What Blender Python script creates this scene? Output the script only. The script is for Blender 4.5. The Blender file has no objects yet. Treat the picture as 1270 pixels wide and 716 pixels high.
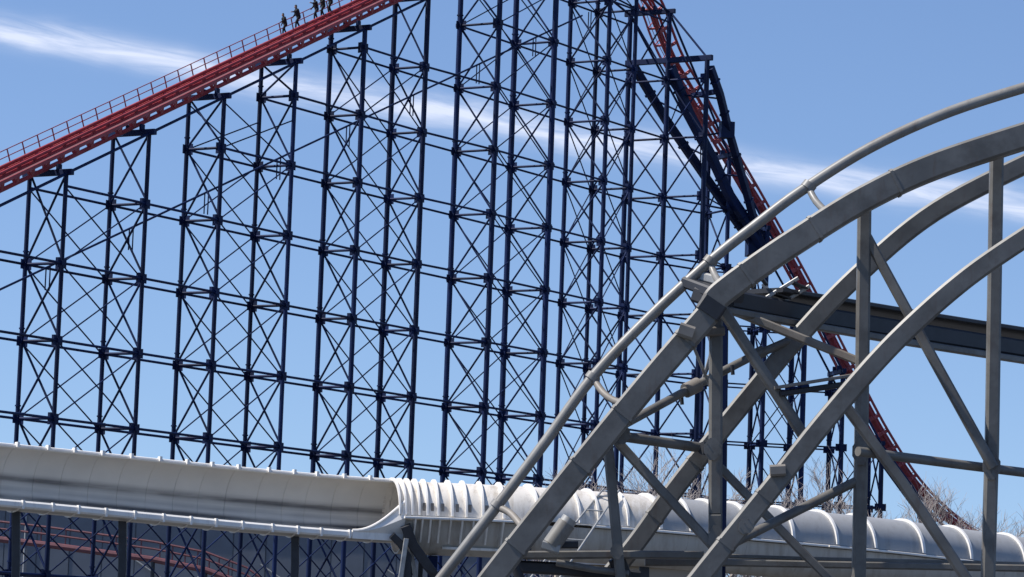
import bpy, bmesh, math, random
from mathutils import Vector, Matrix
R = math.radians
random.seed(7)
scene = bpy.context.scene
COL = scene.collection

# ------------------------------------------------------------------ camera
F, CX, CY = 4200.0, 635.0, 358.0            # focal length and centre, in photograph pixels
PITCH, ROLL = R(6.302), R(2.054)
EYE = Vector((0, 0, 1.7))
fwd = Vector((0, math.cos(PITCH), math.sin(PITCH)))
up0 = Vector((0, -math.sin(PITCH), math.cos(PITCH)))
rt0 = Vector((1, 0, 0))
rt = math.cos(ROLL) * rt0 + math.sin(ROLL) * up0
up = -math.sin(ROLL) * rt0 + math.cos(ROLL) * up0
cam = bpy.data.cameras.new('camera'); camo = bpy.data.objects.new('camera', cam); COL.objects.link(camo)
cam.sensor_width = 36; cam.lens = F / 1270 * 36; cam.clip_start = 0.5; cam.clip_end = 6000
camo.matrix_world = Matrix(((rt.x, up.x, -fwd.x, 0), (rt.y, up.y, -fwd.y, 0), (rt.z, up.z, -fwd.z, EYE.z), (0, 0, 0, 1)))
scene.camera = camo

# ------------------------------------------------------------------ sky, sun, exposure
SUN_EL, SUN_AZ = R(54), R(264)              # azimuth clockwise from +Y: from the left, a little behind the camera
world = bpy.data.worlds.new('World'); scene.world = world; world.use_nodes = True
nt = world.node_tree; N = nt.nodes; Lk = nt.links; N.clear()
def nd(t, **kw):
    n = N.new(t)
    for k, v in kw.items(): setattr(n, k, v)
    return n
def wmath(op, a, b=None, clamp=False):
    m = nd('ShaderNodeMath', operation=op, use_clamp=clamp)
    for i, v in enumerate((a, b)):
        if v is None: continue
        if isinstance(v, (int, float)): m.inputs[i].default_value = v
        else: Lk.new(v, m.inputs[i])
    return m.outputs[0]
sky = nd('ShaderNodeTexSky', sky_type='NISHITA', sun_disc=False)
sky.sun_elevation = SUN_EL; sky.sun_rotation = SUN_AZ
sky.air_density = 1.0; sky.dust_density = 0.2; sky.ozone_density = 1.5; sky.altitude = 0
tc = nd('ShaderNodeTexCoord'); sep = nd('ShaderNodeSeparateXYZ'); Lk.new(tc.outputs['Generated'], sep.inputs[0])
lift = nd('ShaderNodeVectorMath', operation='ADD'); lift.inputs[1].default_value = (0, 0, .075)     # clear deep sky right down to the roofs
nrm = nd('ShaderNodeVectorMath', operation='NORMALIZE'); Lk.new(tc.outputs['Generated'], lift.inputs[0]); Lk.new(lift.outputs[0], nrm.inputs[0]); Lk.new(nrm.outputs[0], sky.inputs['Vector'])
az = wmath('ARCTAN2', sep.outputs[0], sep.outputs[1])       # 0 straight ahead
el = wmath('ARCSINE', sep.outputs[2])
comb = nd('ShaderNodeCombineXYZ')
# a wispy streak of high cloud drifting across the sky, slightly inclined
tilt = wmath('ADD', el, wmath('MULTIPLY', az, 0.135))
Lk.new(wmath('MULTIPLY', az, 16.0), comb.inputs[0]); Lk.new(wmath('MULTIPLY', tilt, 130.0), comb.inputs[1])
n1 = nd('ShaderNodeTexNoise'); n1.inputs['Scale'].default_value = 1.7; n1.inputs['Detail'].default_value = 9; n1.inputs['Roughness'].default_value = .62; n1.inputs['Distortion'].default_value = .6
Lk.new(comb.outputs[0], n1.inputs['Vector'])
comb2 = nd('ShaderNodeCombineXYZ'); Lk.new(wmath('MULTIPLY', az, 14.0), comb2.inputs[0]); Lk.new(wmath('MULTIPLY', tilt, 14.0), comb2.inputs[1])
n2 = nd('ShaderNodeTexNoise'); n2.inputs['Scale'].default_value = 1.3; n2.inputs['Detail'].default_value = 3
Lk.new(comb2.outputs[0], n2.inputs['Vector'])
e0 = 0.1580
dev = wmath('SUBTRACT', tilt, e0)
dev = wmath('ADD', dev, wmath('MULTIPLY', wmath('SUBTRACT', n2.outputs[0], .5), .011))
g = wmath('DIVIDE', dev, 0.0040)
g = wmath('POWER', 2.718, wmath('MULTIPLY', wmath('MULTIPLY', g, g), -1.0))
g = wmath('MULTIPLY', g, wmath('ADD', wmath('MULTIPLY', n1.outputs[0], 2.6), -0.55), True)
mixc = nd('ShaderNodeMix', data_type='RGBA')
tint = nd('ShaderNodeMix', data_type='RGBA', blend_type='MULTIPLY'); tint.inputs[0].default_value = 1
Lk.new(sky.outputs[0], tint.inputs[6]); tint.inputs[7].default_value = (0.76, 0.835, 1.0, 1)
Lk.new(wmath('MULTIPLY', g, .70), mixc.inputs[0]); Lk.new(tint.outputs[2], mixc.inputs[6]); mixc.inputs[7].default_value = (6.9, 7.2, 8.3, 1)
bg = nd('ShaderNodeBackground'); bg.inputs[1].default_value = 0.10
out = nd('ShaderNodeOutputWorld'); Lk.new(mixc.outputs[2], bg.inputs[0]); Lk.new(bg.outputs[0], out.inputs[0])
sun = bpy.data.lights.new('sun', 'SUN'); suno = bpy.data.objects.new('sun', sun); COL.objects.link(suno)
sun.energy = 4.4; sun.angle = R(.5); sun.color = (1, .95, .88)
sd = Vector((math.sin(SUN_AZ) * math.cos(SUN_EL), math.cos(SUN_AZ) * math.cos(SUN_EL), math.sin(SUN_EL)))
suno.rotation_euler = sd.to_track_quat('Z', 'Y').to_euler(); suno.location = (-60, -20, 90)
vs = scene.view_settings; vs.view_transform = 'Standard'; vs.look = 'None'; vs.exposure = 0.53; vs.gamma = 1; vs.use_curve_mapping = False

# ------------------------------------------------------------------ pixels to places
def ray(X, Y): return (rt * ((X - CX) / F) + up * (-(Y - CY) / F) + fwd)
def at(X, Y, depth):                        # the point seen at a pixel, `depth` metres away along +Y
    r = ray(X, Y); return EYE + r * (depth / r.y)

# ------------------------------------------------------------------ materials
MATS = {}
def mat(name, col, rough=.5, metal=0, var=.15, scale=3.0, spec=.5, bump=0, dirt=None, dirt_scale=.6, dirt_amt=.5, stretch=(1, 1, 1), rust=0, rand=0):
    m = bpy.data.materials.new(name); m.use_nodes = True
    t = m.node_tree; b = t.nodes['Principled BSDF']
    b.inputs['Roughness'].default_value = rough; b.inputs['Metallic'].default_value = metal
    b.inputs['Specular IOR Level'].default_value = spec
    geo = t.nodes.new('ShaderNodeNewGeometry'); mp = t.nodes.new('ShaderNodeMapping'); mp.inputs['Scale'].default_value = stretch
    t.links.new(geo.outputs['Position'], mp.inputs[0])
    n = t.nodes.new('ShaderNodeTexNoise'); n.inputs['Scale'].default_value = scale; n.inputs['Detail'].default_value = 5
    t.links.new(mp.outputs[0], n.inputs['Vector'])
    r = t.nodes.new('ShaderNodeValToRGB'); t.links.new(n.outputs[0], r.inputs[0])
    c0 = [c * (1 - var) for c in col]; c1 = [min(1, c * (1 + var)) for c in col]
    r.color_ramp.elements[0].color = (*c0, 1); r.color_ramp.elements[0].position = .3
    r.color_ramp.elements[1].color = (*c1, 1); r.color_ramp.elements[1].position = .7
    cout = r.outputs[0]
    if dirt:
        n2 = t.nodes.new('ShaderNodeTexNoise'); n2.inputs['Scale'].default_value = dirt_scale; n2.inputs['Detail'].default_value = 7; n2.inputs['Roughness'].default_value = .65
        t.links.new(mp.outputs[0], n2.inputs['Vector'])
        rr = t.nodes.new('ShaderNodeValToRGB'); t.links.new(n2.outputs[0], rr.inputs[0])
        rr.color_ramp.elements[0].position = .48; rr.color_ramp.elements[1].position = .72
        rr.color_ramp.elements[0].color = (0, 0, 0, 1); rr.color_ramp.elements[1].color = (dirt_amt,) * 3 + (1,)
        mx = t.nodes.new('ShaderNodeMix'); mx.data_type = 'RGBA'
        t.links.new(rr.outputs[0], mx.inputs[0]); t.links.new(cout, mx.inputs[6]); mx.inputs[7].default_value = (*dirt, 1); cout = mx.outputs[2]
    if rust:                                 # rust and water runs, long in the vertical
        m3 = t.nodes.new('ShaderNodeMapping'); m3.inputs['Scale'].default_value = (5, 5, .9); t.links.new(geo.outputs['Position'], m3.inputs[0])
        n3 = t.nodes.new('ShaderNodeTexNoise'); n3.inputs['Scale'].default_value = 1.1; n3.inputs['Detail'].default_value = 9; n3.inputs['Roughness'].default_value = .7; t.links.new(m3.outputs[0], n3.inputs['Vector'])
        r3 = t.nodes.new('ShaderNodeValToRGB'); t.links.new(n3.outputs[0], r3.inputs[0]); r3.color_ramp.elements[0].position = .54; r3.color_ramp.elements[1].position = .74
        r3.color_ramp.elements[0].color = (0, 0, 0, 1); r3.color_ramp.elements[1].color = (rust,) * 3 + (1,)
        x3 = t.nodes.new('ShaderNodeMix'); x3.data_type = 'RGBA'; t.links.new(r3.outputs[0], x3.inputs[0]); t.links.new(cout, x3.inputs[6]); x3.inputs[7].default_value = (.10, .06, .038, 1); cout = x3.outputs[2]
    if rand:                                 # members painted at different times
        oi = t.nodes.new('ShaderNodeObjectInfo'); ma = t.nodes.new('ShaderNodeMath'); ma.operation = 'MULTIPLY_ADD'; ma.inputs[1].default_value = rand; ma.inputs[2].default_value = 1 - rand * .45
        t.links.new(oi.outputs['Random'], ma.inputs[0]); vm = t.nodes.new('ShaderNodeVectorMath'); vm.operation = 'SCALE'; t.links.new(cout, vm.inputs[0]); t.links.new(ma.outputs[0], vm.inputs['Scale']); cout = vm.outputs[0]
    t.links.new(cout, b.inputs['Base Color'])
    if bump:
        bp = t.nodes.new('ShaderNodeBump'); bp.inputs['Strength'].default_value = bump; bp.inputs['Distance'].default_value = .05
        t.links.new(n.outputs[0], bp.inputs['Height']); t.links.new(bp.outputs[0], b.inputs['Normal'])
    MATS[name] = m; return m
mat('navy', (.0036, .0118, .052), .6, var=.25, scale=.8, spec=.2, dirt=(.008, .018, .045), dirt_scale=.5, dirt_amt=.45, rand=.7)
mat('red', (.31, .042, .048), .5, var=.2, scale=1.5, spec=.3, dirt=(.36, .13, .135), dirt_scale=.7, dirt_amt=.5)
mat('red_tie', (.36, .075, .085), .5, var=.15, scale=1.5)
mat('faded_red', (.15, .055, .065), .6, var=.2)
mat('grating', (.13, .05, .06), .6, var=.2)
mat('grey_steel', (.142, .136, .124), .48, var=.2, scale=1.6, dirt=(.062, .054, .045), dirt_scale=1.4, dirt_amt=.7, bump=.08, rust=.55)
mat('grey_pipe', (.22, .215, .20), .42, var=.14, scale=1.6, dirt=(.13, .105, .08), dirt_scale=1.3, dirt_amt=.65, rust=.5)
mat('galv', (.34, .34, .33), .4, metal=.2, var=.2, scale=4)
mat('dark_steel', (.022, .024, .03), .55, var=.3, scale=2)
mat('brown_steel', (.20, .18, .155), .55, var=.2, scale=2, dirt=(.1, .07, .05), dirt_amt=.6)
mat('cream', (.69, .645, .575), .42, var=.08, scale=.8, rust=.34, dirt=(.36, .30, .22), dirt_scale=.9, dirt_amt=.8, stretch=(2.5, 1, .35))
mat('cream_shaded', (.47, .445, .40), .5, var=.1, scale=.8, dirt=(.26, .21, .16), dirt_scale=.9, dirt_amt=.6, stretch=(3, 1, .35))  # the tunnel's cream, with the shade below the flange put into the colour
mat('tunnel_grey', (.33, .33, .325), .45, var=.08, scale=.8, dirt=(.2, .19, .17), dirt_scale=.8, dirt_amt=.6, stretch=(2.5, 1, .35), rust=.2)
mat('white_trim', (.78, .75, .70), .45, var=.07, scale=2, rust=.24)
mat('tread', (.40, .39, .37), .4, var=.10, scale=.8, dirt=(.10, .10, .105), dirt_scale=.75, dirt_amt=.85, stretch=(.12, .8, 2.2))
mw_ = mat('tread_base', (.70, .665, .60), .42, var=.06, scale=.8)
MATS['tread'] = mw_; _t = mw_.node_tree; _b = _t.nodes['Principled BSDF']; _src = _b.inputs['Base Color'].links[0].from_socket
_at = _t.nodes.new('ShaderNodeAttribute'); _at.attribute_name = 'wear'
_n = _t.nodes.new('ShaderNodeTexNoise'); _n.inputs['Scale'].default_value = .8; _n.inputs['Detail'].default_value = 6
_mp = _t.nodes.new('ShaderNodeMapping'); _mp.inputs['Scale'].default_value = (.35, .6, 3.5); _g = _t.nodes.new('ShaderNodeNewGeometry'); _t.links.new(_g.outputs['Position'], _mp.inputs[0]); _t.links.new(_mp.outputs[0], _n.inputs['Vector'])
_m1 = _t.nodes.new('ShaderNodeMath'); _m1.operation = 'MULTIPLY'; _m2 = _t.nodes.new('ShaderNodeMath'); _m2.operation = 'MULTIPLY_ADD'; _m2.inputs[1].default_value = 1.6; _m2.inputs[2].default_value = .05
_t.links.new(_n.outputs[0], _m2.inputs[0]); _t.links.new(_m2.outputs[0], _m1.inputs[0]); _t.links.new(_at.outputs['Fac'], _m1.inputs[1]); _m1.use_clamp = True
_mx = _t.nodes.new('ShaderNodeMix'); _mx.data_type = 'RGBA'; _t.links.new(_m1.outputs[0], _mx.inputs[0]); _t.links.new(_src, _mx.inputs[6]); _mx.inputs[7].default_value = (.09, .09, .095, 1); _t.links.new(_mx.outputs[2], _b.inputs['Base Color'])
mat('cladding', (.13, .145, .17), .6, var=.1, scale=.5)
mat('trim_grey', (.30, .31, .32), .6, var=.1)
mat('beige', (.36, .31, .24), .8, var=.12, scale=1.2, dirt=(.15, .12, .09), dirt_amt=.4)
mat('brown', (.06, .04, .03), .7, var=.2)
mat('bark', (.24, .21, .19), .85, var=.25, scale=5)
mat('twig', (.36, .32, .295), .85, var=.25, scale=3)
mat('leaf', (.085, .075, .035), .7, var=.45, scale=2.2)
mat('tarmac', (.07, .07, .07), .9, var=.2, scale=.4, bump=.2)
mat('concrete', (.3, .3, .29), .85, var=.12, scale=1.5)
mat('skin', (.33, .19, .14), .55, var=.05)
mat('jacket_black', (.004, .004, .006), .9, var=.3, scale=12)
mat('jacket_navy', (.005, .006, .013), .9, var=.3, scale=12)
mat('jacket_grey', (.007, .007, .009), .9, var=.3, scale=12)
mat('denim', (.008, .010, .02), .85, var=.3, scale=14)
mat('trouser_black', (.004, .004, .005), .9, var=.3, scale=14)
mat('hair', (.012, .009, .007), .6, var=.3, scale=30)
mat('shoe', (.02, .02, .02), .6, var=.2)
mat('shoe_sole', (.3, .3, .29), .7, var=.1)

# ------------------------------------------------------------------ object helpers
def add(name, me, m=None, parent=None, mw=None):
    o = bpy.data.objects.new(name, me); COL.objects.link(o)
    if m is not None and me is not None and len(me.materials) == 0: me.materials.append(MATS[m])
    if parent is not None: o.parent = parent
    if mw is not None: o.matrix_local = mw
    return o
def thing(name, label, cat, loc=(0, 0, 0), group=None):
    o = bpy.data.objects.new(name, None); COL.objects.link(o); o.location = loc; o.empty_display_size = .3
    return tag(o, label, cat, group)
def tag(o, label, cat, group=None):
    o['label'] = label; o['category'] = cat
    if group: o['group'] = group
    return o
def mesh(verts, faces, name='m', smooth=False):
    me = bpy.data.meshes.new(name); me.from_pydata([tuple(v) for v in verts], [], faces); me.validate()
    if smooth:
        for p in me.polygons: p.use_smooth = True
    me.update(); return me
class MB:                                    # collects pieces of ONE part
    def __init__(s): s.v = []; s.f = []
    def put(s, v, f):
        k = len(s.v); s.v += [Vector(x) for x in v]; s.f += [tuple(i + k for i in q) for q in f]; return s
    def box(s, c, X, Y, Z):                  # centre and three half-axis vectors
        c, X, Y, Z = map(Vector, (c, X, Y, Z)); v = [c + a * X + b * Y + d * Z for a in (-1, 1) for b in (-1, 1) for d in (-1, 1)]
        return s.put(v, [(0, 1, 3, 2), (4, 6, 7, 5), (0, 4, 5, 1), (2, 3, 7, 6), (0, 2, 6, 4), (1, 5, 7, 3)])
    def tube(s, pts, r, n=8, sec=None, upv=Vector((0, 0, 1)), cap=True):
        pts = [Vector(p) for p in pts]
        if abs((pts[-1] - pts[0]).normalized().dot(upv)) > .9: upv = Vector((0, 1, 0)) if abs(upv.z) > .5 else Vector((0, 0, 1))
        rs = r if isinstance(r, (list, tuple)) else [r] * len(pts); rings = []
        for i, p in enumerate(pts):
            t = (pts[min(i + 1, len(pts) - 1)] - pts[max(i - 1, 0)]).normalized()
            u = upv - t * upv.dot(t)
            if u.length < 1e-3: u = Vector((1, 0, 0)) - t * t.x
            u.normalize(); w = t.cross(u)
            if sec: ring = [p + w * a + u * b for a, b in sec]
            else: ring = [p + (w * math.cos(2 * math.pi * k / n) + u * math.sin(2 * math.pi * k / n)) * rs[i] for k in range(n)]
            rings.append(ring)
        m = len(rings[0]); v = [q for rg in rings for q in rg]; f = []
        for i in range(len(rings) - 1):
            for k in range(m):
                k2 = (k + 1) % m; f.append((i * m + k, i * m + k2, (i + 1) * m + k2, (i + 1) * m + k))
        if cap: f.append(tuple(range(m))[::-1]); f.append(tuple((len(rings) - 1) * m + k for k in range(m)))
        return s.put(v, f)
    def build(s, name, m, parent=None, smooth=False):
        me = mesh(s.v, s.f, name, smooth)
        bm = bmesh.new(); bm.from_mesh(me); bmesh.ops.recalc_face_normals(bm, faces=bm.faces); bm.to_mesh(me); bm.free()
        if smooth: me.set_sharp_from_angle(angle=R(40))
        return add(name, me, m, parent)
def rect(w, h, c=None):                      # box section with rounded corners
    c = c or min(w, h) * .1; w, h = w / 2, h / 2
    return [(w, -h + c), (w, h - c), (w - c, h), (-w + c, h), (-w, h - c), (-w, -h + c), (-w + c, -h), (w - c, -h)]
_unit = {}
def unit(m, n=8):                            # one shared rod mesh for each material
    if (m, n) not in _unit:
        mb = MB().tube([(0, 0, 0), (0, 0, 1)], 1, n, upv=Vector((0, 1, 0)))
        me = mesh(mb.v, mb.f, 'rod_' + m)
        for p in me.polygons: p.use_smooth = len(p.vertices) == 4
        me.materials.append(MATS[m]); _unit[(m, n)] = me
    return _unit[(m, n)]
def rod(name, a, b, r, m, parent, n=8, origin=Vector((0, 0, 0))):
    a, b = Vector(a), Vector(b); d = b - a
    q = d.to_track_quat('Z', 'Y').to_matrix().to_4x4()
    M_ = Matrix.Translation(a - origin) @ q @ Matrix.Diagonal((r, r, d.length, 1))
    o = add(name, unit(m, n), None, parent, M_); LOCAL[o.name] = M_
    return o
LOCAL = {}

# ================================================================== ground
g = mesh([(-3000, -400, 0), (3000, -400, 0), (3000, 5000, 0), (-3000, 5000, 0)], [(0, 1, 2, 3)])
go = add('ground', g, 'tarmac'); go['kind'] = 'structure'

# ================================================================== the tall blue coaster
TH = R(58.811); O = Vector((-19.957, 258.374, 0)); BASE = 15.633 + EYE.z; LEV = 5.4
CO = 1.95                                    # the track's centre line lies this far from the far legs
D0 = Vector((math.cos(TH), math.sin(TH), 0)); N0 = Vector((math.sin(TH), -math.cos(TH), 0))
S1, TURN, TH2 = 60.0, 12.0, R(12)
_tab = []
p = O + N0 * CO + D0 * S1; s = S1
while s < 200:
    k = min(1, (s - S1) / TURN); h = TH + (TH2 - TH) * k
    _tab.append((p.copy(), h)); p += Vector((math.cos(h), math.sin(h), 0)) * .25; s += .25
def path(s, off=0.0):                        # centre line in plan; off > 0 is the near side
    if s <= S1: return O + N0 * (CO + off) + D0 * s, TH
    i = min(len(_tab) - 1, (s - S1) / .25); k = int(i); q, h = _tab[k]
    q = q + Vector((math.cos(h), math.sin(h), 0)) * (i - k) * .25
    return q + Vector((math.sin(h), -math.cos(h), 0)) * off, h
def P(s, off, z): q, h = path(s, off); return Vector((q.x, q.y, z))
def px_on_path(X, Y, off):                   # where the sight line meets the coaster's own upright surface
    r = ray(X, Y); a, b = -80.0, 190.0
    fn = lambda s: path(s, off)[0].x * r.y - path(s, off)[0].y * r.x
    for _ in range(50):
        m_ = (a + b) / 2
        if fn(m_) > 0: b = m_
        else: a = m_
    q = path(a, off)[0]; return a, EYE.z + r.z * q.y / r.y
# height of the track's lower chord along the line
KEY = [(-80, 30.1 - .46 * 80), (-40, 30.1 - .46 * 40), (0, 30.1), (15, 37.0), (26, 42.0), (33, 44.6), (39, 46.2), (44, 46.7), (49.5, 46.5), (53, 45.6)]
KEY = [(s, z + BASE) for s, z in KEY]
for X, Y in [(806, 12), (831, 78), (855, 122), (884, 176), (905, 212), (930, 255), (955, 300), (980, 345), (1005, 392), (1045, 470), (1085, 545), (1130, 612), (1190, 668), (1280, 712)]:
    KEY.append(px_on_path(X, Y, 0))
def zt(s):                                   # Catmull-Rom through the keys
    k = 0
    while k < len(KEY) - 2 and KEY[k + 1][0] < s: k += 1
    s0, z0 = KEY[k]; s1, z1 = KEY[k + 1]
    sp, zp = KEY[max(k - 1, 0)]; sn, zn = KEY[min(k + 2, len(KEY) - 1)]
    m0 = (z1 - zp) / (s1 - sp) if k > 0 else (z1 - z0) / (s1 - s0)
    m1 = (zn - z0) / (sn - s0); h = s1 - s0; t = (s - s0) / h
    return (2*t**3-3*t*t+1)*z0 + (t**3-2*t*t+t)*h*m0 + (-2*t**3+3*t*t)*z1 + (t**3-t*t)*h*m1
S_END = KEY[-1][0] - .5

base = P(0, 0, 0)
RC = thing('roller_coaster', 'tall steel roller coaster with red track on a navy blue lattice of tube supports', 'roller coaster', base)
def rc(name, a, b, r, m='navy', n=8, parent=None): return rod(name, a, b, r, m, parent or RC, n, base)

# bents: position, half widths, leg radius
bents = [(-46.0, 1.62, .19), (-36.6, 1.62, .19), (-27.2, 1.62, .19), (-18.0, 1.62, .19), (-9.1, 1.62, .2), (0, 1.62, .2), (9.31, 1.61, .235), (18.42, 1.6, .25), (28.47, 1.95, .27), (37.56, 2.0, .3),
         (47.0, 2.0, .235), (51.81, 2.0, .22), (57.9, 2.05, .27)]
off_c = {}
for X, Y, hw, r in [(890, 260, 2.0, .24), (939, 480, 2.0, .27), (988, 500, 2.0, .3), (1036, 540, 1.9, .27), (1085, 580, 1.9, .27), (1150, 640, 1.9, .25)]:
    bents.append((px_on_path(X, Y, 0)[0], hw, r))
braced = {(0, 1), (2, 3), (4, 5), (6, 7), (8, 9), (10, 11), (14, 15), (16, 17)}
cols = []
for i, (s, hw, r) in enumerate(bents):
    r *= .84
    # lateral offsets measured from the centre line: far legs stay on one line where the photo shows it
    if i <= 12:
        fo = -CO; no = {True: -CO + 2 * hw}[True]
    else: fo, no = -hw, hw
    ztop = zt(s) - .42
    cap_near = ztop
    cl = []
    for side, off in ((0, fo), (1, no)):
        b = P(s, off, 0); t = P(s, off, ztop)
        c = rc('column', b, t, r, n=10); cl.append(c)
    cols.append((s, fo, no, r, ztop, cl))
UP = Vector((0, 0, 1))
def lev(k): return BASE + LEV * k
KMIN = -2
for i, (s, fo, no, r, ztop, cl) in enumerate(cols):
    h = path(s)[1]; t = Vector((math.cos(h), math.sin(h), 0)); n = Vector((math.sin(h), -math.cos(h), 0))
    ks = [k for k in range(KMIN, 10) if lev(k) < ztop - 1.1]
    pts = [lev(k) for k in ks]
    big = s < 58
    # cap beam
    mb = MB(); ext = .55
    fx = fo - ext
    mb.tube([P(s, fx, ztop) - base, P(s, no + ext, ztop) - base], 1, sec=rect(.34, .42, .03)); mb.build('cap_beam', 'navy', RC)
    # saddle under the track
    for lo in (-.62, .62):
        mb = MB(); c = P(s, lo, ztop + .34) - base; mb.box(c, t * .22, n * .09, UP * .26); mb.build('saddle', 'navy', RC)
    for j, z in enumerate(pts):
        a, b = P(s, fo, z), P(s, no, z)
        rc('cross_beam', a, b, .105)
        zn = pts[j + 1] if j + 1 < len(pts) else ztop
        if zn - z > 2.2:
            rc('cross_brace', P(s, fo, z + .1), P(s, no, zn - .1), .085); rc('cross_brace', P(s, fo, zn - .1) + t * .17, P(s, no, z + .1) + t * .17, .085)
    # bolted gusset plates, one part of each column
    for side, off in ((0, fo), (1, no)):
        mb = MB()
        for z in pts:
            q = P(s, off, z); m_ = -1 if side else 1
            mb.box(q + n * m_ * (r + .16) - base, n * .22, t * .03, UP * .42)
            mb.box(q - base, n * (r + .03), t * (r + .03), UP * .16)
            mb.box(q + t * (r + .1) - base, n * .03, t * .22, UP * .34); mb.box(q - t * (r + .1) - base, n * .03, t * .22, UP * .34)
            for dz in (-.9, .9):
                mb.tube([q + UP * (dz - .05) - base, q + UP * (dz + .05) - base], r + .06, 10) if side == 0 and dz > 0 else None
        me = mesh(mb.v, mb.f)
        o = add('gusset_plates', me, 'navy', cl[side]); o['kind'] = 'stuff'; o.matrix_parent_inverse = LOCAL[cl[side].name].inverted()
        f = MB().box(P(s, off, .2) - base, n * .8, t * .8, UP * .25); o = f.build('footing', 'concrete', cl[side]); o.matrix_parent_inverse = LOCAL[cl[side].name].inverted()
for i in range(len(cols) - 1):
    s0, f0, n0, r0, z0, _ = cols[i]; s1, f1, n1_, r1, z1, _ = cols[i + 1]
    top = min(z0, z1) - .6
    ks = [k for k in range(KMIN, 10) if lev(k) < top]
    for a, b in ((f0, f1), (n0, n1_)):
        for k in ks:
            rc('longitudinal_beam', P(s0, a, lev(k)), P(s1, b, lev(k)), .095 if s0 < 58 else .075)
        rc('top_chord', P(s0, a, z0 - .1), P(s1, b, z1 - .1), .11)
        if True:
            for j, k in enumerate(ks):
                if (i, i + 1) not in braced and k >= -1: continue
                zn = lev(k + 1) if k + 1 in ks else (z1 if z1 < z0 else z0) - .4
                if zn - lev(k) < 1.5: continue
                q = Vector((math.sin(TH), -math.cos(TH), 0)) * .1
                rc('longitudinal_brace', P(s0, a, lev(k)), P(s1, b, zn), .055); rc('longitudinal_brace', P(s0, a, zn) - q, P(s1, b, lev(k)) - q, .055)

# the last bent under the crest has a third, outer leg and a long second cap
sH, fH, nH, rH, zH, _ = cols[12]; oH = nH + 4.05
hq = P(sH, oH, 0); zc = at(880, 72, hq.y).z
outer = rc('column', P(sH, oH, 0), P(sH, oH, zc), .23, n=10)
MB().tube([P(sH, fH - .3, zc) - base, P(sH, oH + .5, zc) - base], 1, sec=rect(.42, .5, .03)).build('cap_beam', 'navy', RC)
for k in range(KMIN, 10):
    if lev(k) > zc - 1: break
    rc('cross_beam', P(sH, nH, lev(k)), P(sH, oH, lev(k)), .1)
    zn = min(lev(k + 1), zc - .2)
    if zn - lev(k) > 2: rc('cross_brace', P(sH, nH, lev(k)), P(sH, oH, zn), .085); rc('cross_brace', P(sH, nH, zn) + D0 * .17, P(sH, oH, lev(k)) + D0 * .17, .085)
    MB().box(P(sH, oH - .4, lev(k)) - base, N0 * .25, D0 * .03, UP * .42).build('gusset_plate', 'navy', RC)
    j2 = cols[13]
    if lev(k) < j2[4]: rc('longitudinal_beam', P(sH, oH, lev(k)), P(j2[0], j2[2], lev(k)), .075)
rc('stay', P(sH, nH, zH), P(sH, oH, zc), .1)
# raking box girders that carry the drop, from the three legs down to one node
sg, zg = px_on_path(938, 302, 0); gd = path(sg)[0].y
def raker(pix, d0, w):
    n_ = len(pix) - 1
    pts = [at(X, Y, d0 + (gd - d0) * (Y - pix[0][1]) / (pix[-1][1] - pix[0][1])) - base for X, Y in pix]
    o = MB().tube(pts, 1, sec=rect(w, w * 1.15, .05)).build('raking_girder', 'navy', RC)
    for k in range(len(pts) - 1):            # splice flanges
        a, b = pts[k], pts[k + 1]
        MB().tube([a.lerp(b, .48), a.lerp(b, .52)], 1, sec=rect(w * 1.25, w * 1.4, .03)).build('splice_flange', 'navy', o)
    return pts
R1 = raker([(787, 84), (826, 149), (869, 211), (900, 256), (933, 302), (948, 322)], path(sH, fH)[0].y, .62)
R2 = raker([(832, 84), (854, 140), (884, 198), (905, 243), (940, 296), (956, 330)], path(sH, nH)[0].y, .72)
R3 = raker([(881, 84), (893, 118), (904, 163), (922, 225), (935, 272), (946, 318)], path(sH, oH)[0].y, .6)
MB().box(P(sg, 0, zg) - base, Vector((.9, .1, 0)), Vector((-.1, 1.0, 0)), UP * 1.2).build('gusset_block', 'navy', RC)
MB().box(R3[2] + Vector((-.2, 0, .1)), Vector((.62, .2, 0)), Vector((-.1, .5, 0)), UP * .75).build('gusset_block', 'navy', RC)
MB().tube([R2[1] + Vector((.3, 0, 1.6)), R3[1] + Vector((.1, 0, .4))], 1, sec=rect(.42, .45, .04)).build('cap_beam', 'navy', RC)
for k in range(5):                           # lacing between the rakers
    u_ = .12 + .18 * k
    def on(pts, u):
        x = u * (len(pts) - 1); j = min(int(x), len(pts) - 2); return pts[j].lerp(pts[j + 1], x - j) + base
    rc('lacing_bar', on(R1, u_), on(R2, u_ + .1), .09); rc('lacing_bar', on(R2, u_), on(R3, u_ + .1), .09); rc('lacing_bar', on(R1, u_ + .1), on(R2, u_), .06)

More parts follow.
